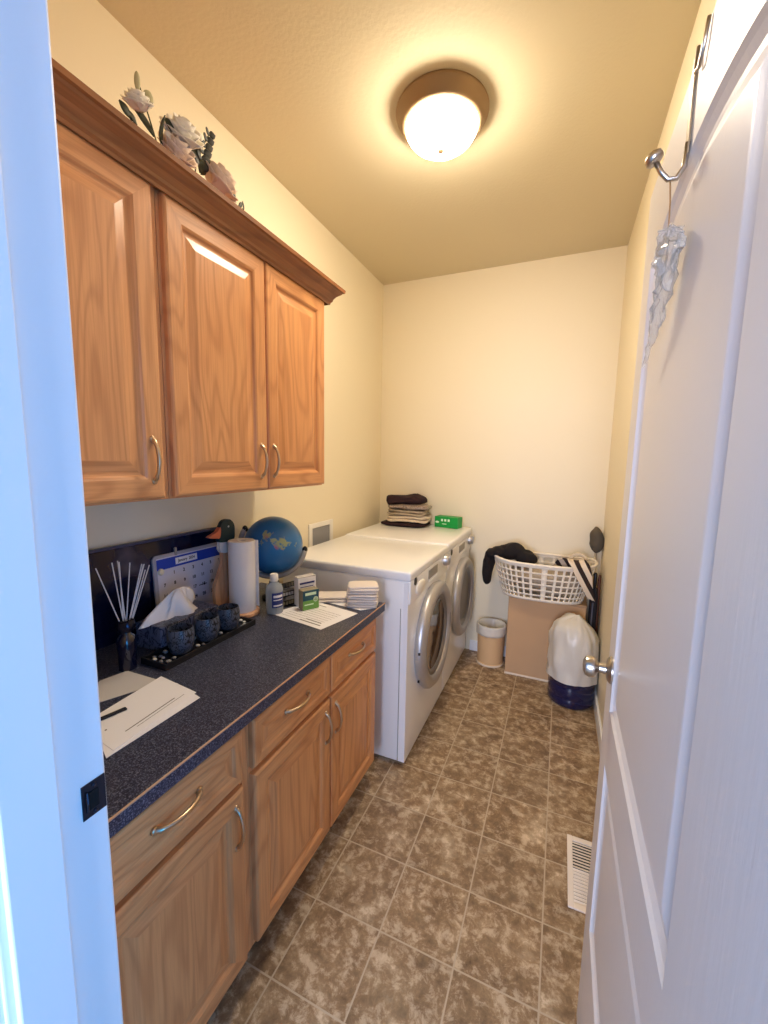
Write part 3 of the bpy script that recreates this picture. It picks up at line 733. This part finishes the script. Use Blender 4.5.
mb.build('print', MARKW, t, label='white printed marks')

# laundry outlet box in the wall behind the machines
t = thing('outlet_box', 'white-framed grey laundry outlet box in the wall behind the washer', 'outlet box', (0, 2.21, .985))
mb = MB()
for a in ((-.14, .14, .075, .105), (-.14, .14, -.105, -.075), (-.14, -.105, -.075, .075), (.105, .14, -.075, .075)): mb.box(.0, .010, a[0], a[1], a[2], a[3], .002)
mb.build('frame', PLASTIC_W, t)
mb = MB().box(.0004, .003, -.106, .106, -.076, .076, 0); mb.build('recess', OUTG, t, label='grey recessed back')
for y in (-.05, .05): MB().tube([(.003, y, -.062), (.012, y, -.062), (.014, y, -.04)], .007, 10).build('valve', BRASS, t, smooth=True)

# ------------------------------------------------------------------ floral arrangement on the wall cabinets
t = thing('flower_arrangement', 'silk arrangement of cream roses and dark leaves on top of the wall cabinets', 'flowers', (.345, .95, 2.2185))
def rose(p, r, mat, seed, tilt):
    mb = MB(); rg = random.Random(seed)
    for ring, (n, rr, h, op) in enumerate(((3, .30, 1.0, .05), (4, .52, .98, .15), (5, .76, .86, .35), (6, 1.0, .70, .6))):
        for k in range(n):
            a0 = 2*PI*k/n+ring*.6+rg.uniform(-.15, .15); wd = 1.6*PI/n
            def pet(u, v, a0=a0, wd=wd, rr=rr, h=h, op=op):
                a = a0+wd*(2*u-1)*(.45+.55*math.sin(PI*min(v, .8)*.62)); rad = r*rr*(.25+.75*v**.6)+r*.10*op*v**4
                zz = r*(h*1.25*v-.30*op*v**3)-r*.18*(2*u-1)**2*v
                return Vector((rad*math.cos(a), rad*math.sin(a), zz-r*.5))
            mb.grid(pet, 7, 6)
    R = Matrix.Rotation(tilt[0], 4, 'X') @ Matrix.Rotation(tilt[1], 4, 'Y')
    bmesh.ops.transform(mb.bm, matrix=Matrix.Translation(p) @ R, verts=mb.bm.verts)
    return mb.build('rose', mat, t, smooth=True, solid=.0012)
def leaf(p, d, ln, wd, mat, name='leaf', bend=.2):
    d = Vector(d).normalized(); sd = d.cross(Vector((1, .2, .1))).normalized(); nn = d.cross(sd)
    mb = MB(); mb.grid(lambda u, v: Vector(p)+d*ln*v+sd*wd*(2*u-1)*math.sin(PI*min(max(v*.94+.03, 0), 1))**.8+nn*(bend*ln*v*v-.25*wd*(1-abs(2*u-1))), 5, 9)
    return mb.build(name, mat, t, smooth=True, solid=.0012)
rz0 = .0
P = lambda y, z: Vector((.015, y-.95, z-2.2185))
rose(P(.926, 2.362), .054, PETAL[0], 1, (.3, .7)); rose(P(.908, 2.308), .050, PETAL[1], 2, (.2, .9)); rose(P(1.060, 2.318), .060, PETAL[1], 3, (-.3, .8))
rose(P(.797, 2.350), .034, PETAL[0], 4, (.5, .4))
mb = MB().superell(P(.798, 2.398), .007, .007, .022, 1, 1, 14, 10); mb.build('bud', BUDM, t, smooth=True)
mb = MB().superell(P(.826, 2.378), .012, .013, .020, 1, 1, 14, 10, .003, 60); mb.build('bud', BUDM, t, smooth=True)
mb = MB().superell(P(.985, 2.395), .012, .016, .014, 1, 1, 14, 10, .004, 60); mb.build('bud', PETAL[0], t, smooth=True)
mb = MB().superell(P(.882, 2.330), .010, .012, .012, 1, 1, 14, 10, .003, 60); mb.build('bud', PETAL[0], t, smooth=True)
leaf(P(.838, 2.300), (0, -.55, .6), .072, .015, LEAFM); leaf(P(.862, 2.29), (.05, -.3, .7), .060, .008, LEAFM, bend=-.5); leaf(P(.913, 2.350), (.3, -.75, .15), .050, .016, LEAFM)
leaf(P(.958, 2.318), (.1, .45, 1), .080, .020, LEAFM); leaf(P(.775, 2.300), (.2, -.7, .5), .034, .014, LEAFM); leaf(P(.79, 2.295), (.2, -.6, .5), .030, .009, LEAFM)
leaf(P(1.115, 2.295), (.2, .2, .8), .034, .009, LEAFM); leaf(P(1.140, 2.290), (.2, .7, .9), .030, .007, LEAFM); leaf(P(1.165, 2.295), (0, .1, 1), .030, .005, LEAFM); leaf(P(.985, 2.30), (.2, .3, .8), .042, .018, LEAFM)
for i in range(6):
    f = i/5; c = P(.985+.040*f, 2.320+.108*f)
    for s_ in (-1, 1): leaf(c, (.35, s_*.9, .35), .030-.010*f, .014-.004*f, LEAFG, 'eucalyptus_leaf', .05)
for pts in ([(.0, .9, 2.2187), (.01, .86, 2.27), (.015, .80, 2.40)], [(.0, .93, 2.2187), (.01, .95, 2.29), (.015, 1.026, 2.43)], [(.0, .90, 2.2187), (.012, .92, 2.29), (.015, .925, 2.36)], [(.0, 1.0, 2.2187), (.012, 1.04, 2.26), (.015, 1.06, 2.31)],
            [(.0, 1.06, 2.2187), (.012, 1.10, 2.25), (.015, 1.165, 2.30)], [(0, .86, 2.2187), (.01, .82, 2.25), (.015, .77, 2.305)], [(.0, .96, 2.2187), (.01, .97, 2.28), (.015, .985, 2.39)], [(.0, .915, 2.2187), (.01, .912, 2.25), (.015, .914, 2.30)], [(0, .89, 2.2187), (.01, .885, 2.26), (.015, .882, 2.33)]):
    MB().tube([(p[0], p[1]-.95, p[2]-2.2185) for p in pts], .002, 6).build('stem', STEMM, t)

# ------------------------------------------------------------------ far right corner
# beige bin with a folded-over liner
t = thing('waste_bin', 'beige round waste bin with a white bag folded over its rim', 'bin', (.980, 2.998, 0))
MB().lathe([(.0001, 0), (.092, 0), (.095, .006), (.096, .016), (.092, .020), (.100, .290), (.096, .290), (.088, .02), (.0001, .015)], seg=44).build('bin_body', BIN, t, smooth=True, angle=40)
MB().lathe([(.0965, .001), (.0985, .003), (.0985, .013), (.0965, .015)], seg=44, cap=False).build('base_ring', TAN_L, t, smooth=True)
w_ = lambda a, j: .018*math.sin(6*a+j)+.014*math.sin(11*a+2*j)
MB().lathe([(.107, .232), (.106, .245), (.106, .287), (.104, .300), (.099, .304), (.091, .296), (.084, .20), (.078, .08), (.0001, .05)], seg=72, wob=w_).build('bin_liner', BAGW, t, smooth=True)
# tan hamper
t = thing('laundry_hamper', 'tan box-shaped hamper under the laundry basket', 'hamper', (1.345, 2.999, 0))
MB().box(-.243, .243, -.125, .125, .012, .560, .006).build('hamper_body', TAN, t)
mb = MB().box(-.246, .246, -.129, .125, .0, .014, .004); mb.build('bottom_trim', TAN_L, t, label='pale trim along the bottom')
MB().box(-.246, .246, -.130, .129, .561, .572, .004).build('lid', TAN, t)
# white lattice laundry basket
BXC, BYC, BZ = 1.306, 2.943, .573
t = thing('laundry_basket', 'white plastic lattice laundry basket on the tan hamper', 'laundry basket', (BXC, BYC, BZ))
def bwall(u, v):
    a = 2*PI*u; sp = lambda q, p: math.copysign(abs(q)**p, q); f = v**.85
    hx, hy = .252+.070*f, .135+.050*f; dip = .018*abs(math.cos(a))**3*v
    return Vector((hx*sp(math.cos(a), .72), hy*sp(math.sin(a), .72), .004+.250*v+dip))
NU, NV = 132, 27
def hole(i, j): return (i % 3 != 0) and (j % 4 != 0) and 2 <= j <= 23 and j // 4 < 6
mb = MB(); mb.grid(bwall, NU, NV, cu=True, skip=hole); mb.build('lattice_wall', BASKET, t, smooth=True, solid=.004)
mb = MB(); bot = [mb.bm.verts.new(bwall(i/48, 0)+Vector((0, 0, .001))) for i in range(48)]; mb.cap(bot); mb.build('basket_bottom', BASKET, t, solid=.004)
mb = MB(); rim = [bwall(i/96, 1)+Vector((0, 0, .003)) for i in range(97)]; mb.tube(rim, .009, 8); mb.build('rim', BASKET, t, smooth=True)
# contents
mb = MB(); mb.superell((0, 0, 0), .225, .105, .085, .7, .8, 56, 20, .035, 9, 4)
tag(mb.build('laundry_heap', CLOTH_G, None, (BXC+.02, BYC, BZ+.118), smooth=True), 'pale crumpled laundry filling the white basket', 'laundry')
def drape(path, w0, w1, amp, seed, fr=9):
    """cloth along path [(x,y,z)], width along side vector"""
    n = len(path)
    def fn(u, v):
        s = v*(n-1); i = min(int(s), n-2); q = s-i
        p0, p1, p2, p3 = [Vector(path[min(max(i+k, 0), n-1)][:3]) for k in (-1, 0, 1, 2)]
        p = .5*((2*p1)+(-p0+p2)*q+(2*p0-5*p1+4*p2-p3)*q*q+(-p0+3*p1-3*p2+p3)*q**3)
        sd0, sd1 = Vector(path[i][3]), Vector(path[i+1][3]); sd = sd0.lerp(sd1, q)
        p = p+sd*(2*u-1); nv = noise.noise_vector(p*fr+Vector((seed, 0, 0)))
        fold = math.sin(u*17+seed+2*v)*amp*.5
        return p+nv*amp+Vector((-.5*fold, -.3*fold, fold*.6))
    return fn
mb = MB()
for (c, hx, hy, hz, amp, sd) in (((1.105, 2.93, .872), .085, .085, .058, .022, 2), ((1.19, 2.925, .842), .078, .080, .045, .02, 3), ((1.02, 2.915, .868), .055, .085, .034, .012, 4), ((.957, 2.905, .800), .032, .075, .075, .012, 5),
                                 ((.946, 2.895, .722), .036, .062, .098, .014, 6), ((.965, 2.90, .850), .040, .080, .030, .01, 7)):
    mb.superell(c, hx, hy, hz, .9, .9, 40, 22, amp, 13, sd)
o = mb.build('black_garment', CLOTH_B, None, smooth=True)
md = o.modifiers.new('merge', 'REMESH'); md.mode = 'VOXEL'; md.voxel_size = .007; md.use_smooth_shade = True
tag(o, 'black garment bunched in the basket and hanging over its left end', 'garment')
pth = [(1.44, 2.88, .815, (.075, .02, 0)), (1.475, 2.83, .872, (.075, .02, 0)), (1.51, 2.785, .872, (.062, .012, -.006)), (1.535, 2.762, .835, (.055, .01, -.012)), (1.56, 2.768, .760, (.045, .012, -.014)), (1.585, 2.782, .690, (.034, .012, -.012)), (1.60, 2.80, .640, (.022, .012, -.01))]
mb = MB(); mb.grid(drape(pth, 0, 0, .008, 5.0, 12), 22, 40)
tag(mb.build('striped_garment', STRIPE, None, smooth=True, solid=.005), 'striped cream and dark garment spilling over the right side of the basket', 'garment')
mb = MB(); mb.tube([(1.52+.045*math.cos(a), 2.90+.02*math.sin(a), .860+.034*math.sin(a)) for a in [PI*i/16 for i in range(17)]], .012, 8)
tag(mb.build('cream_strap', CLOTH_C, None, smooth=True), 'cream fabric loop standing up at the right of the basket', 'strap')

# water jug with a bag over it
t = thing('water_jug', 'dark blue round water jug on the floor behind the open door', 'jug', (1.523, 2.722, 0))
jp = [(.0001, .004), (.09, .002), (.122, 0), (.134, .012), (.135, .05), (.131, .058), (.135, .066), (.135, .125), (.131, .133), (.135, .141), (.135, .24), (.131, .248), (.135, .256), (.135, .33), (.12, .38), (.07, .425), (.034, .44), (.030, .49), (.0001, .49)]
MB().lathe(jp, seg=48).build('jug_body', JUG, t, smooth=True, angle=60)
def bagw(a, j): return .05*noise.noise(Vector((math.cos(a)*2.2, math.sin(a)*2.2, j*.35)))+.02*math.sin(9*a+j*.8)
mb = MB().lathe([(.1485, .158), (.1495, .165), (.150, .20), (.150, .25), (.151, .30), (.150, .35), (.145, .40), (.140, .44), (.132, .475), (.115, .505), (.085, .528), (.045, .545), (.020, .550), (.0001, .548)], seg=72, wob=lambda a, j: bagw(a, j) if j > 1 else bagw(a, j)*.5+.01, cap=False)
for v in mb.bm.verts:
    if math.hypot(v.co.x, v.co.y) < .005: continue
    h = v.co.z; a = math.atan2(v.co.y, v.co.x)
    q = Vector((math.cos(a)*1.9, math.sin(a)*1.9, h*9)); cre = abs(noise.noise(q))*.030+abs(noise.noise(q*2.3))*.018-.016
    m_ = math.hypot(v.co.x, v.co.y); k_ = max((m_+cre*(1 if h > .2 else .4)), .139 if h < .37 else .02)/m_
    v.co.x *= k_; v.co.y *= k_
    if h > .36: v.co.z += (.035*noise.noise(Vector((a*1.3, h*6, 4)))-.075*max(0, v.co.x)/.13*(h-.36)/.17)
    v.co.x = min(v.co.x, .141)
tag(mb.build('plastic_bag', BAGW, None, (1.523, 2.722, .006), smooth=True), 'white crumpled plastic bag pulled over the blue water jug', 'plastic bag')
# long tools in the corner
t = thing('duster', 'grey fluffy duster head on a pale pole in the far right corner', 'duster', (1.628, 3.05, .0))
MB().tube([(0, 0, 0), (0, .02, .90)], .008, 10).build('pole', POLE, t, smooth=True)
mb = MB(); mb.superell((0, .015, .975), .040, .062, .088, .9, .9, 40, 22, .014, 18, 3); mb.build('duster_head', DUSTER, t, smooth=True)
t = thing('umbrella', 'folded black umbrella standing between the hamper and the right wall', 'umbrella', (1.624, 2.888, 0))
MB().lathe([(.003, 0), (.004, .06), (.012, .09), (.019, .18), (.021, .45), (.022, .62), (.015, .69), (.006, .70)], seg=20, wob=lambda a, j: .22*math.sin(6*a)).build('canopy', UMB, t, smooth=True)
MB().box(-.010, -.0, -.0245, -.0215, .40, .60, .001).build('strap', UMBG, t, label='grey blue strip')
MB().lathe([(.006, .69), (.010, .70), (.012, .72), (.012, .782), (.008, .792), (.0001, .795)], seg=16).build('handle', BLACKPL, t, smooth=True)
t_ = MB().tube([(0, 0, 0), (0, .03, .74), (0, .031, .77)], [.010, .010, .006], 12)
tag(t_.build('wooden_stick', BROWNST, None, (1.652, 2.90, 0), smooth=True, angle=50), 'brown wooden stick leaning by the right wall beside the umbrella', 'stick')

# ------------------------------------------------------------------ floor register
t = thing('floor_register', 'cream slatted floor vent set in the tiles beside the door', 'vent', (1.552, 1.512, 0))
mb = MB()
for a in ((-.055, -.036, -.148, .148), (.036, .055, -.148, .148), (-.036, .036, -.148, -.126), (-.036, .036, .126, .148)): mb.box(a[0], a[1], a[2], a[3], .0, .006, .002)
mb.build('frame', VENTW, t)
MB().box(-.037, .037, -.127, .127, .0003, .001, 0).build('duct', VENTD, t)
for i in range(19):
    y = -.119+i*.0132
    c, s_ = (math.cos(.5), math.sin(.5)); mb = MB().box(-.037, .037, -.0045, .0045, -.0005, .0005, 0)
    bmesh.ops.transform(mb.bm, matrix=Matrix.Translation((0, y, .0036)) @ Matrix.Rotation(.45 if i < 10 else -.25, 4, 'X'), verts=mb.bm.verts)
    mb.build('slat', VENTW, t)

# ------------------------------------------------------------------ over-the-door hook and hanging film
HY = .742
t = thing('over_door_hook', 'silver over-the-door hook with a ball end on the white door', 'hook', (DX, HY, DH))
mb = MB(); sw = .0085
def strap(pts):
    rows = [[mb.bm.verts.new(Vector(p)+Vector((0, d, 0))) for d in (-sw, sw)] for p in pts]
    for a, b in zip(rows, rows[1:]): mb.bm.faces.new((a[0], a[1], b[1], b[0]))
strap([(DT+.002, .0, -.05), (DT+.002, .0, .0025), (-.002, .0, .0025), (-.003, .0, -.03), (-.003, -.002, -.075), (-.003, -.006, -.125)])
mb.build('strap', NICKEL, t, solid=.0016)
mb = MB().tube([(-.003, -.006, -.108), (-.004, -.005, -.137), (-.012, -.004, -.150), (-.022, -.004, -.149), (-.031, -.004, -.138), (-.038, -.004, -.124)], .0036, 10); mb.build('hook_arm', NICKEL, t, smooth=True)
mb = MB().lathe([(.0001, -.005), (.010, -.005), (.012, -.002), (.0115, .004), (.007, .008), (.0001, .009)], (0, 0, 0), 24)
o = mb.build('ball_end', NICKEL, t, (-.041, -.004, -.118), smooth=True); o.rotation_euler = (0, -.6, 0)
mb = MB().tube([(-.003, -.060, -.002), (-.004, -.052, -.026), (-.005, -.040, -.042), (-.006, -.026, -.036), (-.004, -.020, -.003)], .0024, 8); mb.build('wire_loop', NICKEL, t, smooth=True)
t = thing('clear_wrapper', 'crumpled clear plastic wrapper hanging from the door hook', 'wrapper', (DX-.016, HY-.004, DH-.150))
MB().tube([(-.003, 0, -.003), (-.001, -.002, -.03), (0, -.003, -.068)], .0011, 6).build('wire', BRONZE, t)
def film(u, v):
    a = 2*PI*u; ks = ((0, -.003, -.064, .006), (.15, -.010, -.085, .024), (.4, -.034, -.118, .042), (.6, -.008, -.160, .026), (.8, .055, -.205, .010), (1, .10, -.232, .006))
    for (v0, *A), (v1, *B) in zip(ks, ks[1:]):
        if v <= v1: q = (v-v0)/(v1-v0); q = q*q*(3-2*q); cy_, cz_, w = [x+(y-x)*q for x, y in zip(A, B)]; break
    p = Vector((.010*math.cos(a)*min(1, w*40), cy_+w*math.sin(a), cz_-.35*w*math.sin(a)))
    p += noise.noise_vector(p*75)*.014*min(1, w*30); p.x = min(p.x, .012); return p
mb = MB(); mb.grid(film, 26, 40, cu=True); mb.build('film', SHEETCLEAR, t, solid=.0006)
